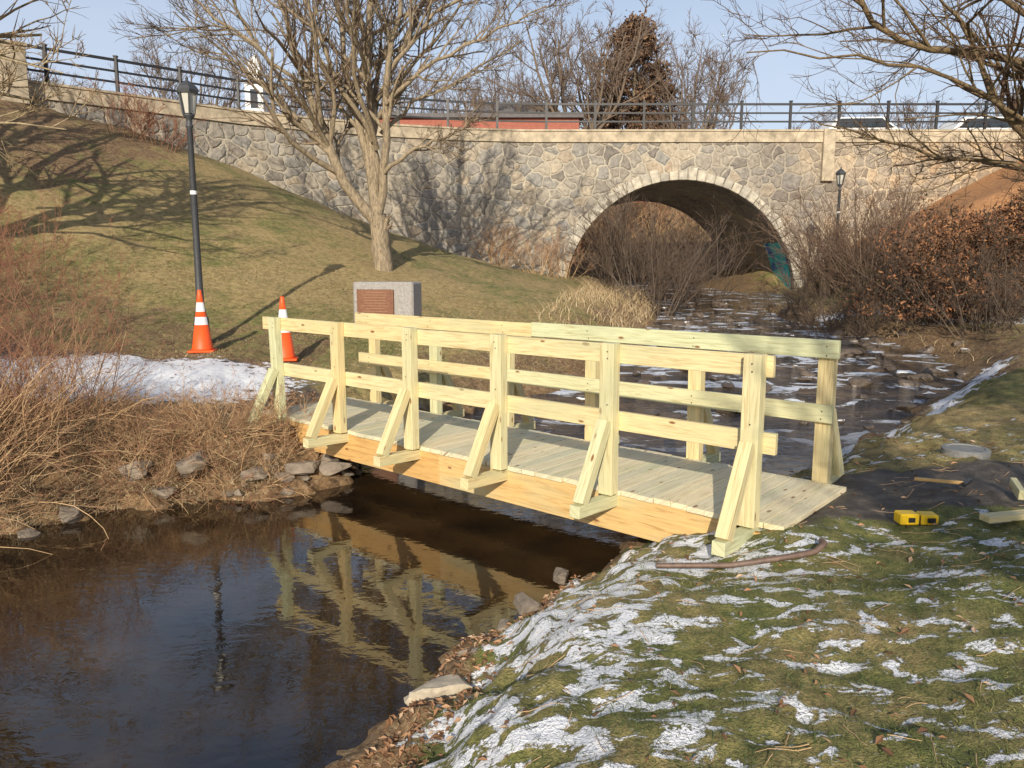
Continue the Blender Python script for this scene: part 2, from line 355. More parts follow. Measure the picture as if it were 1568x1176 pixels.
def barkmat(name,c0,c1):
    m,nt,b=newmat(name);t=attr(nt,'tint');oc=objco(nt)
    n=noise(nt,mapping(nt,oc,(9,9,2.5)),2.2,6,.7)
    c=mix(nt,.8,ramp(nt,t,[(0,c0),(.35,c0),(1,c1)]),ramp(nt,n,[(.32,(.25,.23,.2)),(.6,(1.4,1.35,1.25))]),'MULTIPLY')
    lk(nt,c,b.inputs['Base Color']);b.inputs['Roughness'].default_value=.85;bump(nt,b,n,.9,.03);return m
bark=barkmat('bark_grey_tan',(.27,.22,.155),(.17,.12,.085))
bark2=barkmat('bark_ochre',(.18,.13,.07),(.12,.07,.045))
bark3=barkmat('bark_pale',(.34,.28,.18),(.24,.17,.10))
twigred=tintmat('twig_red',[(0,(.22,.13,.07)),(.6,(.27,.13,.075)),(1,(.30,.13,.075))])
twigtan=tintmat('twig_tan',[(0,(.50,.34,.18)),(.5,(.50,.33,.18)),(1,(.36,.20,.11))])
twiggrey=tintmat('twig_grey_brown',[(0,(.16,.12,.085)),(1,(.16,.11,.078))])
twigdark=tintmat('twig_dark',[(0,(.12,.09,.065)),(1,(.11,.075,.052))])
reedm=tintmat('dry_grass_mat',[(0,(.24,.155,.075)),(.5,(.46,.34,.19)),(1,(.62,.50,.32))])
grassm=tintmat('grass_mat',[(0,(.055,.085,.022)),(.45,(.13,.155,.042)),(.75,(.29,.25,.10)),(1,(.46,.37,.19))])
leafm=tintmat('dead_leaf_mat',[(0,(.10,.05,.025)),(.4,(.24,.12,.055)),(.75,(.38,.21,.11)),(1,(.50,.37,.25))])
bushleaf=tintmat('shrub_leaf_mat',[(0,(.04,.03,.015)),(.45,(.11,.055,.03)),(.75,(.24,.105,.05)),(1,(.38,.18,.075))])
# ---------------------------------------------------------------- wood
def woodmat(name,ca,cb,cc,gv=.8):
    m,nt,b=newmat(name);uv=uvco(nt);t=attr(nt,'tint')
    base=ramp(nt,t,[(0,ca),(.5,cb),(1,cc)])
    g=noise(nt,mapping(nt,uv,(1.1,20,1)),2.2,5,.6,1.2);g2=noise(nt,mapping(nt,uv,(3,120,1)),2,3,.6,.3)
    c=mix(nt,gv,base,ramp(nt,g,[(.32,(.66,.56,.42)),(.5,(1,1,1)),(.7,(1.15,1.14,1.1))]),'MULTIPLY')
    c=mix(nt,.35,c,ramp(nt,g2,[(.3,(.6,.55,.45)),(.6,(1.15,1.15,1.15))]),'MULTIPLY')
    wn_=nd(nt,'ShaderNodeTexNoise',Scale=6.0);lk(nt,uv,wn_.inputs['Vector'])
    vo=nd(nt,'ShaderNodeTexVoronoi',Scale=1.0);vo.voronoi_dimensions='2D';lk(nt,mapping(nt,uv,(2.3,6,1)),vo.inputs['Vector'])
    sel=ramp(nt,vo.outputs['Color'],[(.52,0.),(.56,1.)])
    k=mth(nt,'MULTIPLY',ramp(nt,mth(nt,'ADD',vo.outputs['Distance'],mth(nt,'MULTIPLY',mth(nt,'SUBTRACT',wn_.outputs[0],.5),.1)),[(.04,1.),(.085,0.)]),sel)
    c=mix(nt,k,c,(.24,.11,.04))
    st=noise(nt,mapping(nt,uv,(.8,3,1)),1.5,3,.5);c=mix(nt,ramp(nt,st,[(.5,0.),(.68,.5)]),c,(.44,.46,.28))
    lk(nt,c,b.inputs['Base Color']);b.inputs['Roughness'].default_value=.62;bump(nt,b,g,.2,.004);return m
woodR=woodmat('treated_pine_rail',(.70,.56,.29),(.68,.60,.35),(.58,.60,.38))
woodD=woodmat('treated_pine_deck',(.80,.69,.46),(.72,.65,.46),(.60,.59,.44),.6)
woodB=woodmat('treated_pine_beam',(.60,.37,.14),(.64,.42,.17),(.68,.48,.22))
# ---------------------------------------------------------------- footbridge
A=np.array([1.545,4.85,0]);dv=np.array([-.753,.657,0]);dv/=np.linalg.norm(dv);nv=np.array([-dv[1],dv[0],0]);nv=-nv if nv[1]<0 else nv
L5=5.49;W=1.35
def bp(s,w,z): return A+dv*s+nv*w+np.array([0,0,z])
UP=(0,0,1)
fb=root('wooden_footbridge',tuple(bp(L5/2,W/2,0)))
posts=Boxes();rails=Boxes();br=Boxes();deck=Boxes();beam=Boxes();outr=Boxes()
for k in range(6):
    s=L5*k/5
    for w,sg in ((0,-1),(W,1)):
        lean=rng.normal(0,.006)+(.05 if k==5 and sg<0 else 0)
        posts.add(bp(s,w,-.022),bp(s+lean,w,1.11 if sg<0 else 1.09),.12,.088,side=dv)
        outr.add(bp(s,w-sg*.12,-.085),bp(s,w+sg*.42,-.065),.088,.09,side=dv)
        br.add(bp(s-.005,w+sg*.36,-.02),bp(s-.005,w+sg*.062,.54),.086,.085,side=dv)
rr=lambda s0,s1,w,z,t=None:(rails.add(bp(s0,w,z),bp(s1,w,z+rng.normal(0,.004)),.14,.04,side=UP,tint=t))
wn=.066;wf=W-.066
rr(-.10,3.32,wn,1.03,.35);rr(3.325,5.85,wn,1.035,.1)
rr(-.14,2.22,wn,.53,.25);rr(2.225,5.62,wn,.535,.45)
rr(-.10,2.9,wf,1.04,1.0);rr(2.905,5.75,wf,1.03,.15)
rr(-.08,3.4,wf,.54,.8);rr(3.405,5.7,wf,.535,.2)
s=-.22
while s<5.95:
    wd=.138
    deck.add(bp(s+wd/2,.052+rng.normal(0,.008),-.02+rng.normal(0,.0006)),bp(s+wd/2,W-.052+rng.normal(0,.012),-.02+rng.normal(0,.0006)),wd-.006,.038,side=dv)
    s+=wd
beam.add(bp(.2,.105,-.185),bp(3.0,.105,-.185),.285,.075,side=UP);beam.add(bp(3.002,.105,-.185),bp(5.95,.105,-.185),.285,.075,side=UP)
beam.add(bp(.25,.62,-.185),bp(5.95,.62,-.185),.28,.075,side=UP);beam.add(bp(.25,W-.105,-.185),bp(5.95,W-.105,-.185),.28,.075,side=UP)
beam.add(bp(5.85,-.1,-.40),bp(5.85,W+.1,-.40),.14,.14,side=UP);beam.add(bp(.3,-.1,-.40),bp(.3,W+.1,-.40),.14,.14,side=UP)
beam.add(bp(-.16,.03,-.09),bp(.15,.03,-.11),.07,.05,side=UP)
for o,nm,mt,bv in ((posts,'posts',woodR,.003),(rails,'rails',woodR,.003),(br,'braces',woodR,.003),(deck,'deck_planks',woodD,.0015),(beam,'beams',woodB,.003),(outr,'outriggers',woodR,.003)):
    par(o.make(nm,mt,bv),fb)
scr=plain('screw_head',(.08,.08,.08),.4,.8)
bl=[];V=[];Fq=[]
for k in range(6):
    for z in (.99,1.06,.50,.56): bl.append(bp(L5*k/5+rng.normal(0,.01),wf-.021,z))
    for z in (.66,1.0,1.05): bl.append(bp(L5*k/5+rng.normal(0,.01),-.045,z))
for p in bl:
    n=len(V)
    for a in range(6): V.append(p-nv*.003+dv*math.cos(a*1.047)*.006+np.array([0,0,math.sin(a*1.047)*.006]))
    Fq.append([n+q for q in range(6)])
par(mesh_obj('bolts',np.array(V),np.array(Fq),scr),fb)
bl=[];V=[];Fq=[];s=-.22
while s<5.95:
    for w in (.11,.62,W-.11):
        for o in (.035,.1):
            p=bp(s+o+rng.normal(0,.004),w+rng.normal(0,.005),.0015);n=len(V)
            for a in range(6): V.append(p+np.array([math.cos(a*1.047)*.005,math.sin(a*1.047)*.005,.001]))
            Fq.append([n+q for q in range(6)])
    s+=.138
par(mesh_obj('deck_screws',np.array(V),np.array(Fq),scr),fb)
# ---------------------------------------------------------------- stone arch bridge
PATH=np.array([(-34,8),(-26,13.5),(-20,17.6),(-15,22),(-11.6,25),(-9.2,27.2),(-7,28.6),(-4.5,29.8),(-2,30.6),(.5,31),(26,31),(45,31)],float)
cx,cz,ra=6.7,.45,4.62
def pathpts(step=.5):
    out=[]
    for a,b in zip(PATH[:-1],PATH[1:]):
        n=max(1,int(np.linalg.norm(b-a)/step))
        for k in range(n): out.append(a+(b-a)*k/n)
    out.append(PATH[-1]);out=np.array(out)
    lft=out[(out[:,0]<cx-ra-.01)];rgt=out[(out[:,0]>cx+ra+.01)]
    th=np.linspace(math.pi,0,60);mid=np.stack([cx+ra*np.cos(th),np.full(60,31.)],1)
    return np.concatenate([lft,mid,rgt])
pp=pathpts();sarr=np.r_[0,np.cumsum(np.linalg.norm(np.diff(pp,axis=0),axis=1))]
tg=nrm(np.gradient(pp,axis=0));pn=np.stack([-tg[:,1],tg[:,0]],1)
m,nt,b=newmat('field_stone_masonry');uv=uvco(nt)
wv=nd(nt,'ShaderNodeTexNoise',Scale=1.7,Detail=3.0);lk(nt,uv,wv.inputs['Vector'])
va=nt.nodes.new('ShaderNodeVectorMath');va.operation='SCALE';va.inputs['Scale'].default_value=.5;lk(nt,wv.outputs['Color'],va.inputs[0])
vb=nt.nodes.new('ShaderNodeVectorMath');vb.operation='ADD';lk(nt,uv,vb.inputs[0]);lk(nt,va.outputs[0],vb.inputs[1])
vm_=mapping(nt,vb.outputs[0],(1,1.2,1))
ve=nd(nt,'ShaderNodeTexVoronoi',Scale=2.0,Randomness=1.0);ve.voronoi_dimensions='2D';ve.feature='DISTANCE_TO_EDGE';lk(nt,vm_,ve.inputs['Vector'])
vc=nd(nt,'ShaderNodeTexVoronoi',Scale=2.0,Randomness=1.0);vc.voronoi_dimensions='2D';lk(nt,vm_,vc.inputs['Vector'])
n2=noise(nt,uv,6,5,.65);n3=noise(nt,uv,.3,4,.6);n5=noise(nt,uv,30,3,.6)
sc=ramp(nt,vc.outputs['Color'],[(.1,(.20,.18,.16)),(.35,(.32,.285,.24)),(.55,(.26,.25,.235)),(.75,(.40,.345,.27)),(1,(.35,.265,.19))])
sc=mix(nt,.8,sc,ramp(nt,n2,[(.3,(.5,.5,.5)),(.7,(1.4,1.4,1.4))]),'MULTIPLY')
mo=ramp(nt,mth(nt,'ADD',ve.outputs['Distance'],mth(nt,'MULTIPLY',mth(nt,'SUBTRACT',n5,.5),.06)),[(.03,1.),(.06,0.)])
c=mix(nt,mo,sc,mix(nt,n2,(.36,.325,.26,1),(.54,.49,.40,1)))
c=mix(nt,.65,c,ramp(nt,n3,[(.35,(.62,.61,.61)),(.6,(1.1,1.07,1.0))]),'MULTIPLY')
st=noise(nt,mapping(nt,uv,(1.2,.12,1)),1.5,4,.6);c=mix(nt,ramp(nt,st,[(.58,0.),(.74,.45)]),c,(.13,.12,.11))
su=nd(nt,'ShaderNodeSeparateXYZ');lk(nt,uv,su.inputs[0])
c=mix(nt,ramp(nt,mth(nt,'MULTIPLY',su.outputs[0],.01),[(.50,0.),(.62,.9)]),c,(1.25,1.04,.80,1),'MULTIPLY')
lk(nt,c,b.inputs['Base Color']);b.inputs['Roughness'].default_value=.9
hb=mth(nt,'ADD',mth(nt,'MULTIPLY',ramp(nt,ve.outputs['Distance'],[(.02,.25),(.045,0.),(.16,1.)]),.6),mth(nt,'MULTIPLY',n2,.6))
bump(nt,b,hb,.8,.07);stone=m
concrete=plain('weathered_concrete',(.42,.35,.25),.85,0,3,.8,.01)
granite2=plain('grey_granite',(.32,.30,.28),.8,0,35,.6,.01)
black=plain('black_painted_steel',(.02,.02,.022),.45)
asph=plain('asphalt_road',(.05,.05,.05),.9,0,20,.5)
sb=root('stone_arch_bridge',(6.7,36,0))
def facade(off,name):
    q=pp+pn*off
    if off>1: q[:,0]=np.where(pp[:,0]>0.4,pp[:,0],q[:,0])
    zt=6.5;zb=np.where(np.abs(pp[:,0]-cx)<=ra+1e-6,cz+np.sqrt(np.maximum(ra**2-(pp[:,0]-cx)**2,0)),-1.2)
    V=[];U=[];Fs=[]
    for k in range(len(q)-1):
        a,bb=zb[k],zb[k+1]
        if abs(pp[k,0]-cx)>ra+1e-3 or abs(pp[k+1,0]-cx)>ra+1e-3: a=bb=-1.2
        n=len(V)
        V+=[(q[k][0],q[k][1],a),(q[k+1][0],q[k+1][1],bb),(q[k+1][0],q[k+1][1],zt),(q[k][0],q[k][1],zt)]
        U+=[(sarr[k],a),(sarr[k+1],bb),(sarr[k+1],zt),(sarr[k],zt)];Fs.append((n,n+1,n+2,n+3))
    return par(mesh_obj(name,np.array(V),np.array(Fs),stone,uv=np.array(U)),sb),q
_,qf=facade(0,'masonry_face');_,qb=facade(10,'masonry_back')
V=np.concatenate([np.c_[qf,np.full(len(qf),6.5)],np.c_[qb,np.full(len(qb),6.5)]]);n=len(qf);k=np.arange(n-1)
par(mesh_obj('road_deck',V,np.stack([k,k+1,n+k+1,n+k],1),asph),sb)
th=np.linspace(math.pi,0,50);prof=[(cx-ra,-1.2)]+[(cx+ra*math.cos(t),cz+ra*math.sin(t)) for t in th]+[(cx+ra,-1.2)]
V=[];U=[];sl=0
for q,(x,z) in enumerate(prof):
    if q: sl+=math.dist(prof[q-1],prof[q])
    for y in (31,41): V.append((x,y,z));U.append((y+10,sl))
k=np.arange(len(prof)-1)*2
par(mesh_obj('barrel_vault',np.array(V),np.stack([k,k+1,k+3,k+2],1),stone,uv=np.array(U),smooth=True),sb)
NV=41
V=[];Fs=[];T=[]
for q in range(NV):
    t0=math.pi*q/NV+.004;t1=math.pi*(q+1)/NV-.004;ro=ra+.36+rng.uniform(-.07,.12);pr=30.94+rng.uniform(-.02,.02);n=len(V)
    for y in (pr,31.25):
        for r_,t in ((ra-.015,t0),(ro,t0),(ro,t1),(ra-.015,t1)): V.append((cx+r_*math.cos(t),y,cz+r_*math.sin(t)))
    T+=[rng.random()]*8;Fs+=[(n,n+1,n+2,n+3),(n+7,n+6,n+5,n+4),(n,n+4,n+5,n+1),(n+1,n+5,n+6,n+2),(n+2,n+6,n+7,n+3),(n+3,n+7,n+4,n)]
ringm=tintmat('arch_ring_granite',[(0,(.34,.31,.26)),(.5,(.45,.41,.33)),(1,(.52,.46,.36))],.85,5)
ro=mesh_obj('arch_ring_stones',np.array(V),np.array(Fs),ringm,tint=T);par(ro,sb)
mm=ro.modifiers.new('b','BEVEL');mm.width=.02
def strip(name,q,offs,zs,mat):
    V=[];n=len(q);sec=[(offs[0],zs[0]),(offs[0],zs[1]),(offs[1],zs[1]),(offs[1],zs[0])]
    for k in range(n):
        for o,z in sec: V.append((q[k][0]+pn[k][0]*o,q[k][1]+pn[k][1]*o,z))
    Fs=[(a*4+c,a*4+(c+1)%4,(a+1)*4+(c+1)%4,(a+1)*4+c) for a in range(n-1) for c in range(4)]
    return mesh_obj(name,np.array(V),np.array(Fs),mat)
par(strip('coping',pp,(-.07,.42),(6.48,6.88),concrete),sb)
par(strip('coping_lip',pp,(-.11,.46),(6.883,6.95),concrete),sb)
bx=Boxes();bx.add((12.3,30.92,5.0),(12.3,30.92,6.96),.45,.22,side=(1,0,0));par(bx.make('pilaster',concrete,.01),sb)
bx=Boxes();bx.add((-14.3,22.55,6.2),(-14.3,22.55,7.75),1.15,.9,side=(.74,.67,0));bx.add((-14.3,22.55,7.752),(-14.3,22.55,7.85),1.25,1.0,side=(.74,.67,0))
par(bx.make('end_pier',concrete,.02),sb)
fe=root('parapet_railing',(0,31,6.9));fx=Boxes();rs=sarr[-1];pos=lambda s,o=.15:np.array([np.interp(s,sarr,pp[:,0])+np.interp(s,sarr,pn[:,0])*o,np.interp(s,sarr,pp[:,1])+np.interp(s,sarr,pn[:,1])*o])
s=1.0
while s<rs-2:
    a=pos(s);c_=pos(s+1.9)
    fx.add((*a,6.95),(*a,8.02),.09,.09,side=(1,0,0));fx.add((*a,8.022),(*a,8.06),.12,.12,side=(1,0,0))
    for z,hh_ in ((7.93,.08),(7.6,.06),(7.28,.06)):
        fx.add((*a,z),(*c_,z+.001),hh_,.045,side=UP)
    s+=1.9
par(fx.make('rails_and_posts',black,0),fe)
m,nt,b=newmat('graffiti_paint');oc=objco(nt);n=noise(nt,oc,1.2,3,.5,1.5)
lk(nt,ramp(nt,n,[(.3,(.02,.16,.50)),(.42,(.04,.58,.60)),(.56,(.10,.65,.62)),(.62,(.4,.45,.5)),(.68,(.06,.2,.65))],'CONSTANT'),b.inputs['Base Color'])
V=[];ths=np.linspace(-.02,.50,9)
for t in ths:
    for y in (31.3,33.4):
        z=cz+(ra-.02)*math.sin(max(t,0)) if t>=0 else cz-.2
        V.append((cx+(ra-.02)*math.cos(max(t,0)),y,z))
k=np.arange(8)*2
mesh_obj('graffiti_mural',np.array(V),np.stack([k,k+1,k+3,k+2],1),m)
# ---------------------------------------------------------------- trees
main=[([(-3.3,20,1.45),(-3.36,20,2.2),(-3.42,20,2.95)],.27,.22),
([(-3.42,20,2.75),(-3.8,19.9,3.3),(-4.25,19.8,3.9),(-4.75,19.7,5.0),(-5.1,19.6,6.4),(-5.5,19.5,7.8),(-6.0,19.4,9.4)],.15,.035),
([(-3.42,20,2.8),(-3.5,20.1,4.2),(-3.55,20.2,5.6),(-3.6,20.2,7.0),(-3.5,20.2,8.6),(-3.4,20.2,10.8)],.16,.035),
([(-3.44,20,3.2),(-3.75,20.2,4.6),(-4.1,20.4,6.2),(-4.4,20.6,8),(-4.7,20.8,9.8)],.12,.03),
([(-3.4,20,3.0),(-3.15,19.8,4.3),(-3.1,19.6,5.8),(-2.8,19.4,7.4),(-2.3,19.2,9.4)],.12,.03),
([(-3.2,19.8,4.0),(-2.5,19.6,4.5),(-1.6,19.4,4.8),(-.8,19.2,5.2)],.06,.015),
([(-3.5,20.2,5.0),(-2.9,20.6,6.4),(-1.9,21,7.6),(-.9,21.3,9.0)],.07,.02),
([(-4.3,19.8,4.1),(-5.3,19.6,5.4),(-6.6,19.4,6.5),(-8.0,19.2,7.6)],.07,.015),
([(-4.8,19.7,5.1),(-6.0,20,6.6),(-7.0,20.3,8.2),(-7.6,20.5,9.8)],.06,.015),
([(-3.5,20.2,5.4),(-3.5,21.2,6.8),(-3.2,22.4,8.2),(-3.0,23.2,9.6)],.08,.02),
([(-3.4,20.0,4.6),(-3.7,18.9,6.0),(-3.6,17.9,7.4),(-3.5,17.2,8.8)],.07,.02),
([(-3.1,19.6,5.6),(-2.0,19.2,6.4),(-.6,19,7.0),(.8,18.8,7.6)],.06,.015),
([(-3.1,19.6,6.2),(-1.9,19.5,7.6),(-.3,19.6,8.6),(1.2,19.6,9.2)],.06,.015),
([(-3.5,20,4.8),(-4.2,19.2,6.2),(-4.9,18.8,8.0),(-5.2,18.6,9.8)],.07,.02),
([(-5.0,19.6,6.0),(-6.6,19.3,7.2),(-8.2,19,8.3),(-9.2,18.8,9.4)],.05,.015),
([(-3.3,20.1,5.0),(-2.5,20.6,5.9),(-1.2,21.2,6.6),(.2,21.6,7.6)],.06,.015),
([(-3.4,20.1,5.8),(-2.6,20.4,7.4),(-2.0,20.8,9.0),(-1.6,21,10.6)],.07,.02),
([(-3.55,20.2,6.2),(-4.9,20.6,7.6),(-6.2,21.2,8.4),(-7.2,21.8,8.9)],.06,.015)]
tree_from_limbs('bare_shade_tree',main,bark,ks=(11,7,6),ratios=(.40,.5,.5),minr=.0068,t0=.18,ang=.62,wob=.16,rr=.62)
rt=[([(7.5,9.6,-.1),(7.2,9.7,1.5),(6.85,9.8,3.0),(6.5,9.8,4.1),(6.2,9.9,5.2),(6.05,10,6.6)],.14,.06),
([(6.5,9.8,4.0),(5.7,9.6,4.15),(4.7,9.5,4.2),(4.2,9.5,4.5),(3.7,9.4,5.3),(3.3,9.3,6.2)],.05,.018),
([(6.75,9.8,3.0),(6.2,9.5,3.35),(5.6,9.3,3.55),(4.7,9.1,3.9),(3.6,9,4.0),(2.6,8.9,4.0)],.034,.007),
([(6.8,9.8,2.7),(6.4,10.2,3.0),(5.7,10.6,3.1),(4.9,10.8,3.4),(4.0,11,3.7)],.032,.007),
([(6.3,9.8,4.6),(5.6,9.9,5.0),(5.0,10,5.6),(4.6,10,6.2)],.04,.013),
([(6.6,9.8,3.5),(6.3,8.9,3.9),(5.9,8.2,4.2),(5.2,7.6,4.4)],.035,.008),
([(6.2,9.9,5.0),(6.6,10.4,5.6),(6.9,11,6.4)],.05,.018),
([(6.6,9.8,3.8),(5.9,10.4,4.3),(5.3,11,4.7),(4.6,11.4,4.8)],.035,.008),
([(6.9,9.8,2.2),(6.6,9.4,2.5),(6.2,9.0,2.7),(5.6,8.6,2.9)],.028,.006),
([(6.9,9.8,2.4),(7.0,10.6,2.9),(6.9,11.6,3.2),(6.4,12.6,3.4)],.035,.008)]
tree_from_limbs('overhanging_tree',rt,bark2,ks=(12,7,5),ratios=(.36,.5,.5),minr=.0034,ang=.75,upb=.2,t0=.15,trop=.02,wob=.17)
tree_from_limbs('bare_lawn_tree',auto_limbs((-11.5,12.5,1.0),9.5,5.0,8,.3,.28)+[([(-11.2,12.5,4.6),(-9.6,12.4,5.1),(-8.2,12.4,4.9),(-6.9,12.4,4.6)],.06,.008),([(-11.2,12.6,4.2),(-9.8,12.8,4.4),(-8.4,13,4.0),(-7.3,13.1,3.9)],.045,.008),([(-11.4,12.6,5.2),(-10,12.8,6.0),(-8.7,13,6.3),(-7.6,13.1,7.0)],.055,.01)],bark3,ks=(7,6,5),minr=.007,rr=.65)
for q,(x,y,h) in enumerate([(3.0,-6.5,8.5),(6.5,-4.5,7.5)]):
    tree_from_limbs('bare_bank_tree' if q==0 else 'bare_bank_tree.%03d'%q,auto_limbs((x,y,0),h,3.8,9,.26,.25),bark2,ks=(8,6,5),minr=.007)
proto=[]
for q in range(3):
    o=tree_from_limbs('distant_bare_tree' if q==0 else 'distant_bare_tree.%03d'%q,auto_limbs((0,0,0),12,5,9,.28,.22),twiggrey,ks=(8,6,5),minr=.016);proto.append(o)
spots=[(-24,60,.95),(-13,64,.9),(-6,58,.8),(-2,75,1.05),(5,58,1.1),(8.5,66,1.25),(13,60,.95),(17,72,1.0),(24,62,.6),(32,66,.7),(38,60,.75),(-36,62,.9),(6,47,.5),(9,50,.55),(3.5,48,.5),(-46,70,1),(0,66,.9),(-18,72,1)]
for q,(x,y,s_) in enumerate(spots):
    if q<3: o=proto[q]
    else: o=bpy.data.objects.new('distant_bare_tree.%03d'%q,proto[q%3].data);COL.objects.link(o)
    o.location=(x,y,float(H(x,y)[0])-.1);o.scale=(s_,s_,s_);o.rotation_euler=(0,0,q*1.3)
cr=root('brown_conifer_tree',(9.3,61,6));P=[]
for q in range(120):
    t=rng.random();a=rng.uniform(0,6.28);R=(3.6*(1-t)**.6+.3)*rng.uniform(.35,1.15);c_=np.array([9.3+math.cos(a)*R,61+math.sin(a)*R,8.5+t*11.5-R*.25])
    P.append(c_+rng.normal(0,1,(110,3))*np.array([.42,.42,.3]))
P=np.concatenate(P)
con=tintmat('brown_needle',[(0,(.06,.035,.022)),(.6,(.16,.09,.05)),(1,(.26,.16,.09))])
par(leafquads('needles',P,.2,con),cr)
par(lathe('trunk',[(.3,6),(.2,12),(.03,20)],8,bark,loc=(9.3,61,0)),cr)
# ---------------------------------------------------------------- shrubs
def spx(xs_,ys_,n): return np.stack([rng.uniform(*xs_,n),rng.uniform(*ys_,n)],1)
bush('red_twig_shrub',np.concatenate([spx((-9.5,-6.6),(8.6,10.5),10),spx((-11,-7.2),(11.5,13.5),8)]),.8,1.8,200,twigred,ks=(6,5),r=.008,lean=.6,minr=.0028)
bush('red_twig_shrub.001',spx((-13,-9),(13.5,16),8),.9,1.4,110,twigred,ks=(6,5),r=.009,lean=.6,minr=.004)
bush('red_twig_shrub.002',spx((-6.2,-3.6),(7.4,8.4),10),.4,1.45,70,twigred,ks=(5,4),r=.006,lean=.5,minr=.0024)
bush('tan_brush',np.concatenate([spx((-7.2,-4.7),(6.8,8.2),18),spx((-7,-4.4),(6.1,7.0),12)]),.6,1.3,560,twigtan,ks=(4,3),r=.0068,lean=1.2,minr=.0026,ang=.5,trop=-.07,wob=.17)
bush('tan_brush.001',np.concatenate([spx((-4.9,-3.0),(7.3,8.3),16),spx((-3.4,-2.4),(7.5,8.4),10)]),.4,.6,560,twigtan,ks=(4,3),r=.0048,lean=1.6,minr=.0022,ang=.6,trop=-.1,wob=.22)
bush('bramble',np.concatenate([spx((-5.2,-2.2),(7.1,8.0),22),spx((-7,-4.4),(5.8,6.8),16)]),.3,.42,520,twigred,ks=(3,3),r=.0045,lean=2.6,minr=.002,ang=.7,trop=-.14,wob=.25)
bush('stream_shrub',[(4.1,23.5),(4.6,25.5),(5.0,27.5),(3.6,25),(5.9,28.5),(6.4,27.0)],1.3,3.0,110,twigdark,ks=(7,6),r=.02,lean=.6,minr=.0065)
bush('stream_shrub.001',[(10.3,24.6),(10.8,23.6),(10.8,26.0),(11.8,25.5),(10.4,21.8)],1.1,3.1,150,tintmat('twig_brown',[(0,(.15,.105,.07)),(1,(.155,.095,.062))]),ks=(7,6),r=.02,lean=.7,minr=.0062)
bush('stream_shrub.003',[(8.2,23.2),(8.7,21.2),(8.4,19.4),(9.2,19.0)],1.0,1.4,110,twigdark,ks=(6,5),r=.014,lean=.9,minr=.005,trop=-.03)
bush('stream_shrub.002',[(.8,27.5),(1.8,29),(-.6,29)],.9,1.6,70,twigtan,ks=(5,5),r=.012,lean=.6,minr=.006)
bush('stream_shrub.004',[(4.5,45.5),(7,47),(9,46),(3.0,44.5),(10.5,45),(6,50),(9,50)],1.8,3.2,170,twigtan,ks=(6,5),r=.02,lean=.7,minr=.011)
bush('bank_shrub',[(10.2,16.5),(10.6,15),(11,18),(9.6,19.8)],1.0,1.5,120,twigdark,ks=(6,5),r=.014,lean=.8,minr=.005)
bush('slope_shrub',[(-10.6,24),(-11.5,23.4)],.9,1.5,36,twigred,ks=(6,5),r=.012,lean=.7,minr=.007)
lb=root('leafy_shrub',(11.8,18.6,.5));P=[]
for q in range(240):
    a=rng.uniform(0,6.28);e=rng.uniform(-.1,1.5);R=rng.uniform(.45,1.08)
    c_=np.array([12.0+math.cos(a)*math.cos(e)*3.4*R,18.6+math.sin(a)*math.cos(e)*2.0*R,.55+math.sin(max(e,0))*2.9*R])
    P.append(c_+rng.normal(0,.2,(115,3)))
P=np.concatenate(P);P=P[(P[:,2]>.5)&(P[:,2]<3.3+.5*np.sin(P[:,0]*2.1))]
par(leafquads('leaves',P,.055,bushleaf),lb)
ob=bush('stems',[(10.8,18.6),(12.8,18.4),(11.8,19)],1.6,2.6,110,twigdark,ks=(5,5),r=.018,lean=.9,minr=.006);par(ob,lb)
# dry grass
def on_land(n,xr,yr,dmin,dmax=99):
    x=rng.uniform(*xr,n);y=rng.uniform(*yr,n);h,d=H(x,y,True);k=(d>dmin)&(d<dmax);return x[k],y[k],h[k],d[k]
x,y,h,d=on_land(26000,(-.5,5.5),(15,29),.1,2.2);k=rng.random(len(x))<np.clip(fbm(x*1.3,y*1.3,3)*3-1.25,0,1)*np.where(y>18,.9,.2);x,y,h=x[k],y[k],h[k]
ribbons('dry_stream_grass',np.stack([x,y,h-.02],1),rng.uniform(.12,.55,len(x)),np.full(len(x),.007),.8,reedm,3)
x,y,h,d=on_land(5000,(8,13),(14,28),.1,1.5);k=rng.random(len(x))<np.clip(fbm(x*1.5,y*1.5,3)*3-1.3,0,1);x,y,h=x[k],y[k],h[k]
ribbons('dry_stream_grass.001',np.stack([x,y,h-.02],1),rng.uniform(.1,.35,len(x)),np.full(len(x),.006),.8,reedm,3)
x,y,h,d=on_land(60000,(-9,-2.0),(5.6,9.4),-.03,2.2);k=rng.random(len(x))<np.clip(fbm(x*1.5,y*1.5,3)*2.6-.4,0,1)*sst(-2.2,-2.8,x)*(1-.8*sst(8.1,8.8,y))
x,y,h=x[k],y[k],h[k]
ribbons('dry_bank_grass',np.stack([x,y,h-.02],1),rng.uniform(.08,.4,len(x))*np.where(x<-4.5,1.4,.8),np.full(len(x),.003),1.5,reedm,4)
x,y,h,d=on_land(260000,(-1.2,8),(1.6,9.5),.2);s_,p_,t_,_g=zones(x,y,d)
dk=segd(x,y,[(1.2,4.9),(2.35,5.9)])
k=(p_<.45)&(dk>.3)&(rng.random(len(x))<np.clip(1.25-.12*y,.25,1)*np.where(s_>.5,.45,1));x,y,h=x[k],y[k],h[k]
tn=np.clip(fbm(x*1.2,y*1.2,3)*1.4-.36+rng.normal(0,.2,len(x)),0,1)
ribbons('turf_grass',np.stack([x,y,h-.008],1),rng.uniform(.012,.04,len(x)),np.full(len(x),.0021),1.0,grassm,2,tint=tn)
x,y,h,d=on_land(70000,(-9,3),(9,19),.3);s_,p_,t_,_g=zones(x,y,d);k=(p_<.4)&(s_<.4);x,y,h=x[k],y[k],h[k]
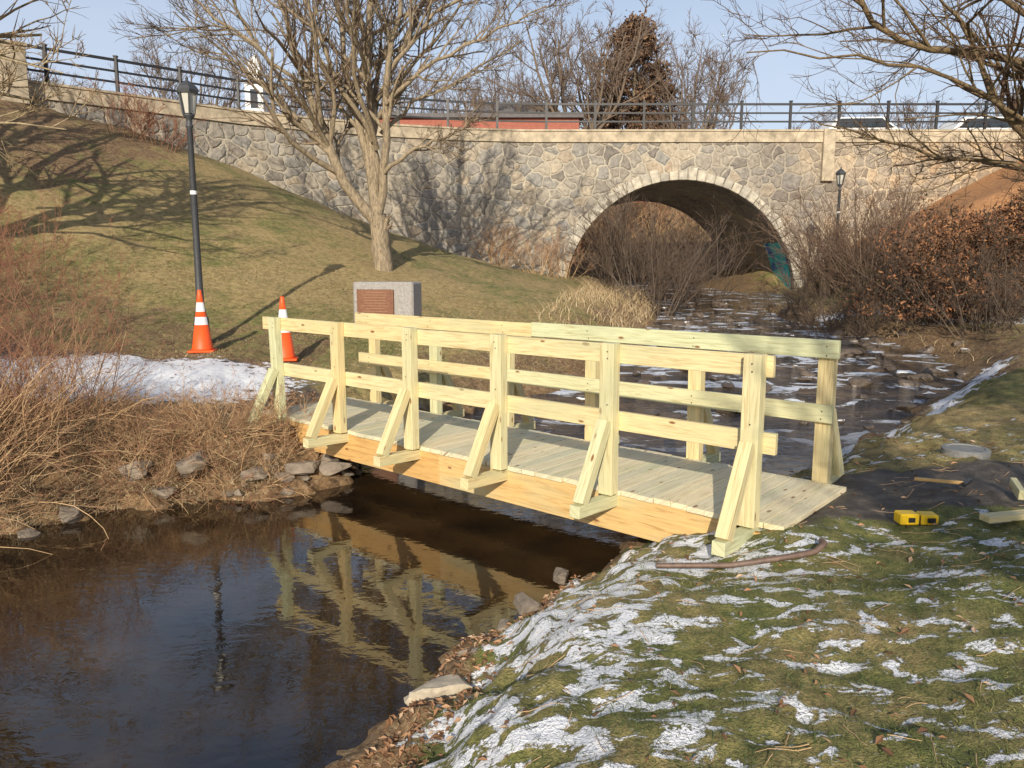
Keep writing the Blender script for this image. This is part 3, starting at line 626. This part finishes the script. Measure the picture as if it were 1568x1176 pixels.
tn=np.clip(fbm(x*.6,y*.6,3)*1.4+.05+rng.normal(0,.2,len(x)),0,1)
ribbons('lawn_grass',np.stack([x,y,h-.01],1),rng.uniform(.02,.06,len(x)),np.full(len(x),.005),1.0,grassm,1,tint=tn)
# leaf litter
x,y,h,d=on_land(5200,(-1.4,5),(2,7.5),.0);k=rng.random(len(x))<np.where(d<.45,.9,.16);x,y,h=x[k],y[k],h[k]
x2,y2,h2,d2=on_land(16000,(-8,-1.5),(5.5,10),.0,1.6)
x3,y3,h3,d3=on_land(3800,(-1.1,.6),(2.6,5.2),-.02,.36)
x4,y4,h4,d4=on_land(3500,(-8,2),(9,18),.2)
leafquads('leaf_litter',np.stack([np.r_[x,x2,x3,x4],np.r_[y,y2,y3,y4],np.r_[h,h2,h3,h4]+.012],1),.024,leafm,flat=True)
x,y,h,d=on_land(300,(-.6,5),(2,7),.1);n=len(x);a=rng.uniform(0,6.28,n);T=Tubes()
pts,rd=level(np.stack([x,y,h+.012],1),np.stack([np.cos(a),np.sin(a),np.zeros(n)],1),rng.uniform(.05,.24,n),np.full(n,.0022),5,.12,0,.5)
pts[:,:,2]=H(pts[:,:,0],pts[:,:,1])+.016;T.add(pts,rd,4,.3);T.make('fallen_twigs',twigtan)
# ---------------------------------------------------------------- rocks
rockm=plain('bank_rock',(.22,.18,.14),.9,0,7,.8,.02);rockp=plain('pale_rock',(.44,.38,.29),.9,0,9,.6,.015)
import bmesh
def rocks(name,items,mat):
    bm=bmesh.new()
    for (x,y,z,s_,fl) in items:
        r_=bmesh.ops.create_icosphere(bm,subdivisions=3,radius=1)
        ax=nrm(rng.normal(size=(13,3)));dd=rng.uniform(.45,.8,13);sc=np.array([s_*rng.uniform(.8,1.4),s_*rng.uniform(.6,1.1),s_*fl]);rot=rng.uniform(0,6.28);ph=rng.random(3)*9
        for v in r_['verts']:
            p=np.array(v.co)
            for a_,d_ in zip(ax,dd):
                o=p@a_-d_
                if o>0: p=p-a_*o*.97
            p=p*(1+.05*math.sin(p[0]*7+ph[0])*math.sin(p[1]*8+ph[1])+.04*math.sin(p[2]*13+ph[2]))*sc*1.35; v.co=(x+p[0]*math.cos(rot)-p[1]*math.sin(rot),y+p[0]*math.sin(rot)+p[1]*math.cos(rot),z+p[2])
    me=bpy.data.meshes.new(name);bm.to_mesh(me);bm.free();me.materials.append(mat);o=bpy.data.objects.new(name,me);COL.objects.link(o);return o
rocks('pale_boulder',[(-.36,3.74,-.55,.155,.62)],rockp)
it=[]
for q in range(38):
    k=rng.integers(27,36);t=rng.random();p=WP[k]*(1-t)+WP[min(k+1,len(WP)-1)]*t;s_=rng.uniform(.04,.13);ox,oy=rng.normal(0,.12),rng.uniform(-.12,.4);it.append((p[0]+ox,p[1]+oy,float(H(p[0]+ox,p[1]+oy)[0])+s_*.1,s_,.6))
it+=[(-.22,4.15,-.56,.09,.6),(-.05,4.45,-.55,.07,.7),(.1,4.75,-.52,.09,.6),(.35,5.2,-.52,.08,.7),(-.5,3.55,-.6,.06,.6),(1.35,6.1,-.5,.16,.6),(1.6,6.3,-.45,.16,.7),(-3.2,7.5,-.3,.17,.6),(-3.75,7.45,-.33,.16,.6),(-2.2,7.8,-.42,.15,.6),(-1.9,7.95,-.45,.15,.6),(-2.6,7.6,-.42,.12,.6),(-.6,3.3,-.62,.05,.6)]
rocks('bank_rocks',it,rockm)
it=[];it2=[]
for q in range(280):
    x_=rng.uniform(1,9.8);y_=rng.uniform(10.5,27);dd_=float(sdist(np.array([x_]),np.array([y_]))[0])
    if dd_<.6:
        s_=rng.uniform(.05,.2)*(1.3 if rng.random()<.15 else .8);it.append((x_,y_,float(wz(np.array(y_)))+s_*.12+max(0,dd_)*.4,s_,.5))
        if rng.random()<.2: it2.append((x_,y_,float(wz(np.array(y_)))+s_*.42+max(0,dd_)*.4,s_*.7,.25))
rocks('stream_rocks',it,plain('wet_rock',(.13,.10,.075),.4,0,7,.7,.02))
rocks('snow_caps_on_rocks',it2,plain('snow_patch',(.8,.82,.86),.6))
# ---------------------------------------------------------------- street lamps
wpaint=plain('white_paint',(.78,.78,.76),.6)
glass=plain('lantern_glass',(.50,.49,.43),.2)
lampm=plain('lamp_dark_paint',(.05,.053,.058),.5,0,30,.4)
def lamp(name,x,y,h):
    z=float(H(x,y)[0])-.03;r=root(name,(x,y,z))
    par(lathe('pole',[(.0,0),(.17,0),(.17,.08),(.13,.14),(.12,.45),(.09,.52),(.085,.6),(.065,.66),(.058,1.2),(.045,h-.75),(.06,h-.73),(.06,h-.70),(.045,h-.68),(.05,h-.6),(.09,h-.56),(.09,h-.53),(0,h-.53)],16,lampm,loc=(x,y,z)),r)
    par(lathe('lantern_glass_panes',[(.085,h-.52),(.145,h-.17)],6,glass,loc=(x,y,z),smooth=False),r)
    par(lathe('lantern_roof',[(.17,h-.21),(.185,h-.16),(.15,h-.10),(.08,h-.04),(.05,h-.02),(.02,h),(.025,h+.03),(.0,h+.07)],6,lampm,loc=(x,y,z),smooth=False),r)
    bx=Boxes()
    for q in range(6):
        a=q*math.pi/3;bx.add((x+.09*math.cos(a),y+.09*math.sin(a),z+h-.53),(x+.152*math.cos(a),y+.152*math.sin(a),z+h-.16),.028,.028,side=(-math.sin(a),math.cos(a),0))
    par(bx.make('lantern_frame',lampm,0),r)
    par(lathe('pole_label',[(.054,2.5),(.053,2.56)],16,wpaint,loc=(x,y,z)),r)
lamp('street_lamp',-5.25,13,4.3);lamp('street_lamp.001',11.3,27.2,4.0)
# ---------------------------------------------------------------- traffic cones
orange=plain('cone_orange',(.85,.10,.015),.5,0,12,.15);whiteb=plain('reflective_white',(.8,.8,.8),.35)
def cone(name,x,y,z,h):
    r=root(name,(x,y,z));k=h/.95
    pf=[(.0,.03),(.165,.03),(.155,.06),(.100,.42),(.100,.42),(.083,.54),(.083,.54),(.070,.62),(.07,.62),(.052,.76),(.052,.76),(.032,.92),(.028,.95),(.0,.95)]
    mi=[0,0,0,0,1,0,0,0,1,0,0,0,0]
    par(lathe('cone_body',[(a*k,c_*k) for a,c_ in pf],24,[orange,whiteb],mi,(x,y,z)),r)
    bx=Boxes();bx.add((x,y,z),(x,y,z+.035*k),.38*k,.38*k,side=(1,.2,0));par(bx.make('cone_base',orange,.01),r)
cone('traffic_cone',-4.93,12.2,float(H(-4.93,12.2)[0]),.98);cone('traffic_cone.001',-3.45,11.6,float(H(-3.45,11.6)[0]),.96)
# ---------------------------------------------------------------- monument
mo_=root('memorial_stone',(-2.3,14,.5));sdv=np.array([.985,-.17,0])
bx=Boxes();bx.add((-2.25,14,.2),(-2.25,14,1.40),1.12,.55,side=sdv);o=bx.make('granite_block',granite2,.03);par(o,mo_)
fd=np.array([-.17,-.985,0]);pc=np.array([-2.38,14,0])+fd*.283
bronze=plain('bronze_plaque',(.20,.09,.05),.5,.3,25,.5,.004)
bx=Boxes();bx.add(pc+np.array([0,0,.82]),pc+np.array([0,0,1.27]),.68,.03,side=sdv);par(bx.make('bronze_plaque',bronze,.006),mo_)
bx=Boxes()
for q in range(8):
    w_=rng.uniform(.3,.56);zz=1.22-q*.048;cc=pc+fd*.018+np.array([0,0,zz]);bx.add(cc-sdv*w_/2,cc+sdv*w_/2,.012,.006,side=UP)
par(bx.make('plaque_lettering',plain('bronze_light',(.30,.17,.10),.5,.3),0),mo_)
# ---------------------------------------------------------------- buildings beyond
m,nt,b=newmat('red_brick');bt=nd(nt,'ShaderNodeTexBrick',Scale=3.0,Mortar_Size=.015);bt.inputs['Color1'].default_value=(.38,.10,.06,1);bt.inputs['Color2'].default_value=(.29,.075,.045,1);bt.inputs['Mortar'].default_value=(.3,.24,.2,1)
lk(nt,mapping(nt,objco(nt),(1,1,1),(math.pi/2,0,0)),bt.inputs['Vector']);lk(nt,bt.outputs[0],b.inputs['Base Color']);b.inputs['Roughness'].default_value=.9;brick=m
roofg=plain('grey_shingle',(.13,.12,.12),.9,0,6,.5);wing=plain('window_glass',(.03,.04,.05),.1)
def house(name,x0,x1,y0,y1,z0,zw,zr,wall,nwin,floors=1):
    r=root(name,((x0+x1)/2,(y0+y1)/2,z0));bx=Boxes();bx.add(((x0+x1)/2,(y0+y1)/2,z0-1),((x0+x1)/2,(y0+y1)/2,zw),x1-x0,y1-y0,side=(1,0,0));par(bx.make('walls',wall,0),r)
    ym=(y0+y1)/2;e=.4
    if zr>zw+.3:
        V=[(x0-e,y0-e,zw-.1),(x1+e,y0-e,zw-.1),(x1+e,y1+e,zw-.1),(x0-e,y1+e,zw-.1),(x0+1.2,ym,zr),(x1-1.2,ym,zr)]
        par(mesh_obj('roof',np.array(V,float),[np.array([(0,1,5,4),(2,3,4,5)]),np.array([(1,2,5),(3,0,4)])],roofg),r)
    else:
        bx=Boxes();bx.add(((x0+x1)/2,ym,zw+.002),((x0+x1)/2,ym,zw+.25),x1-x0+.5,y1-y0+.5,side=(1,0,0));par(bx.make('roof_cornice',roofg,0),r)
    fr=Boxes();gl=Boxes()
    for f in range(floors):
        zc=z0+(zw-z0)*(f+.55)/floors
        for k in range(nwin):
            xc=x0+(x1-x0)*(k+.5)/nwin
            fr.add((xc,y0-.02,zc-.8),(xc,y0-.02,zc+.8),1.15,.08,side=(1,0,0));gl.add((xc,y0-.05,zc-.7),(xc,y0-.05,zc+.7),.95,.08,side=(1,0,0))
    par(fr.make('window_frames',wpaint,0),r);par(gl.make('window_panes',wing,0),r)
house('brick_shop_building',-9.5,4.2,50,58,6,10.9,10.9,brick,7)
house('grey_roof_house',-4,4.6,62,70,6,12.2,15.0,brick,4,2)
house('brick_shop_building.001',-34,-12,50,58,6,10.6,10.6,brick,9)
house('brick_row_building',8.5,18,58,66,6,10.9,12.0,brick,5)
house('white_house',20,30,60,68,6,10.4,12.2,wpaint,4,1)
ch=root('white_church_steeple',(-28.6,90,6));bx=Boxes()
for w_,z0,z1 in ((2.7,5,18.2),(3.0,18.202,18.5),(2.0,18.502,21.8),(2.3,21.802,22.1),(1.4,22.102,23.6)):
    bx.add((-28.6,90,z0),(-28.6,90,z1),w_,w_,side=(1,0,0))
par(bx.make('tower_stages',wpaint,0),ch);par(lathe('cupola_dome',[(.85,23.6),(.8,24.1),(.5,24.7),(.08,25.0),(.04,26.0)],12,wpaint,loc=(-28.6,90,0)),ch)
bx=Boxes();bx.add((-28.6,88.98,19.2),(-28.6,88.98,21.2),.8,.1,side=(1,0,0));bx.add((-28.6,88.63,14.5),(-28.6,88.63,16.8),.9,.1,side=(1,0,0));par(bx.make('louvres',wing,0),ch)
def car(name,x,y,z,mat):
    r=root(name,(x,y,z));pf=[(-2.2,.35),(-2.2,.85),(-1.95,.95),(-1.55,1.42),(.35,1.45),(1.0,.98),(2.1,.82),(2.25,.6),(2.2,.35)]
    V=[(x+a,y+sy,z+c_) for sy in (-.85,.85) for a,c_ in pf];n=len(pf)
    o=mesh_obj('body',np.array(V),[np.array([list(range(n)),list(range(2*n-1,n-1,-1))]),np.array([(k,k+n,(k+1)%n+n,(k+1)%n) for k in range(n)])],mat);par(o,r);mm=o.modifiers.new('b','BEVEL');mm.width=.06;mm.segments=2
    g=[(-1.75,.98),(-1.45,1.36),(.28,1.38),(.82,1.0)];V=[(x+a,y-.866,z+c_) for a,c_ in g];par(mesh_obj('side_glass',np.array(V),np.array([(0,1,2,3)]),wing),r)
    for k,a in enumerate((-1.4,1.4)):
        w=lathe('wheel_%d'%(k+1),[(0,-.1),(.3,-.1),(.33,-.05),(.33,.1),(0,.1)],20,black);w.rotation_euler=(math.pi/2,0,0);w.location=(x+a,y-.8,z+.33);par(w,r)
car('white_car',15.3,34.5,6.5,wpaint);car('white_car.001',20.6,34.5,6.5,wpaint)
# ---------------------------------------------------------------- small things on the bank
yel=plain('tool_yellow',(.80,.52,.02),.4)
tb=root('yellow_tool_case',(2.68,4.9,0));z0=float(H(2.68,4.9)[0]);bx=Boxes();bx.add((2.55,4.90,z0+.045),(2.675,4.9,z0+.045),.075,.1,side=UP);bx.add((2.69,4.9,z0+.042),(2.80,4.89,z0+.042),.07,.1,side=UP);par(bx.make('case_body',yel,.008),tb)
bx=Boxes();bx.add((2.6,4.845,z0+.045),(2.64,4.845,z0+.045),.03,.01,side=UP);bx.add((2.675,4.9,z0+.03),(2.69,4.9,z0+.03),.05,.08,side=UP);bx.add((2.72,4.835,z0+.045),(2.77,4.835,z0+.045),.03,.01,side=UP);par(bx.make('latches',black,0),tb)
z0=float(H(3.93,6.5)[0]);lathe('round_access_cover',[(0,-.05),(.19,-.05),(.19,.05),(.18,.058),(.15,.06),(.145,.052),(0,.054)],32,plain('grey_cover',(.24,.24,.23),.7,0,30,.4),loc=(3.93,6.5,z0),smooth=False)
hz=float(H(3.2,5.45)[0]);hm=root('hammer',(3.2,5.45,hz));bx=Boxes();bx.add((3.02,5.6,hz+.03),(3.30,5.41,hz+.05),.026,.022,side=UP);par(bx.make('handle',woodB,.006),hm);bx=Boxes();bx.add((3.25,5.36,hz+.05),(3.36,5.47,hz+.06),.03,.03,side=UP);par(bx.make('head',scr,.005),hm)
ws=root('scrap_lumber',(3.3,4.72,0));z0=float(H(3.3,4.72)[0]);bx=Boxes();bx.add((3.0,4.7,z0+.03),(3.5,4.78,z0+.05),.09,.04,side=(0,1,0));bx.add((3.5,5.1,z0+.06),(3.56,5.3,z0+.1),.07,.04,side=UP);par(bx.make('boards',woodR),ws)
T=Tubes();pts=[(.86,4.36),(1.3,4.36),(1.62,4.36),(1.80,4.38)];pl=[(x_,y_,float(H(x_,y_)[0])+.045) for x_,y_ in pts]+[(1.88,4.42,float(H(1.88,4.42)[0])+.09),(1.89,4.50,float(H(1.89,4.5)[0])+.06)]
pl,_=resample(pl,14);T.add(pl[None],np.linspace(.016,.02,14)[None],6,.5);T.make('pry_bar',tintmat('rusty_steel',[(0,(.14,.09,.07)),(1,(.18,.12,.09))],.5,20))
# ---------------------------------------------------------------- light, sky, camera
el=math.radians(23.5);az=math.radians(188)
w=bpy.data.worlds.new('World');S.world=w;w.use_nodes=True;nt=w.node_tree;bg=nt.nodes['Background']
sk=nt.nodes.new('ShaderNodeTexSky');sk.sky_type='NISHITA';sk.sun_disc=False;sk.sun_elevation=el;sk.sun_rotation=az;sk.air_density=1.0;sk.dust_density=1.5;sk.ozone_density=1.0
tc=nt.nodes.new('ShaderNodeTexCoord');sx=nt.nodes.new('ShaderNodeSeparateXYZ');nt.links.new(tc.outputs['Generated'],sx.inputs[0])
hz_=ramp(nt,sx.outputs[2],[(0.0,.8),(.2,.68),(.34,.42),(.6,.06)])
cl=noise(nt,mapping(nt,tc.outputs['Generated'],(1,1,3.5)),2.6,5,.6,.4)
fz=mth(nt,'ADD',hz_,mth(nt,'MULTIPLY',mth(nt,'SUBTRACT',cl,.5),.5),True)
nt.links.new(mix(nt,fz,sk.outputs[0],(4.9,5.4,6.5,1)),bg.inputs[0]);bg.inputs[1].default_value=.14
sl=bpy.data.lights.new('sun','SUN');sl.energy=5.0;sl.angle=math.radians(.5);sl.color=(1,.90,.74)
so=bpy.data.objects.new('sun',sl);COL.objects.link(so)
sd=Vector((math.sin(az)*math.cos(el),math.cos(az)*math.cos(el),math.sin(el)));so.rotation_euler=sd.to_track_quat('Z','Y').to_euler()
cam=bpy.data.cameras.new('camera');co=bpy.data.objects.new('camera',cam);COL.objects.link(co);co.location=(0,0,1.65)
co.rotation_euler=(math.radians(90-8.6),0,0);cam.sensor_width=36;cam.lens=36*1177/1568;cam.clip_end=2000;cam.clip_start=.05;S.camera=co
S.view_settings.view_transform='Standard';S.view_settings.look='None';S.view_settings.exposure=0
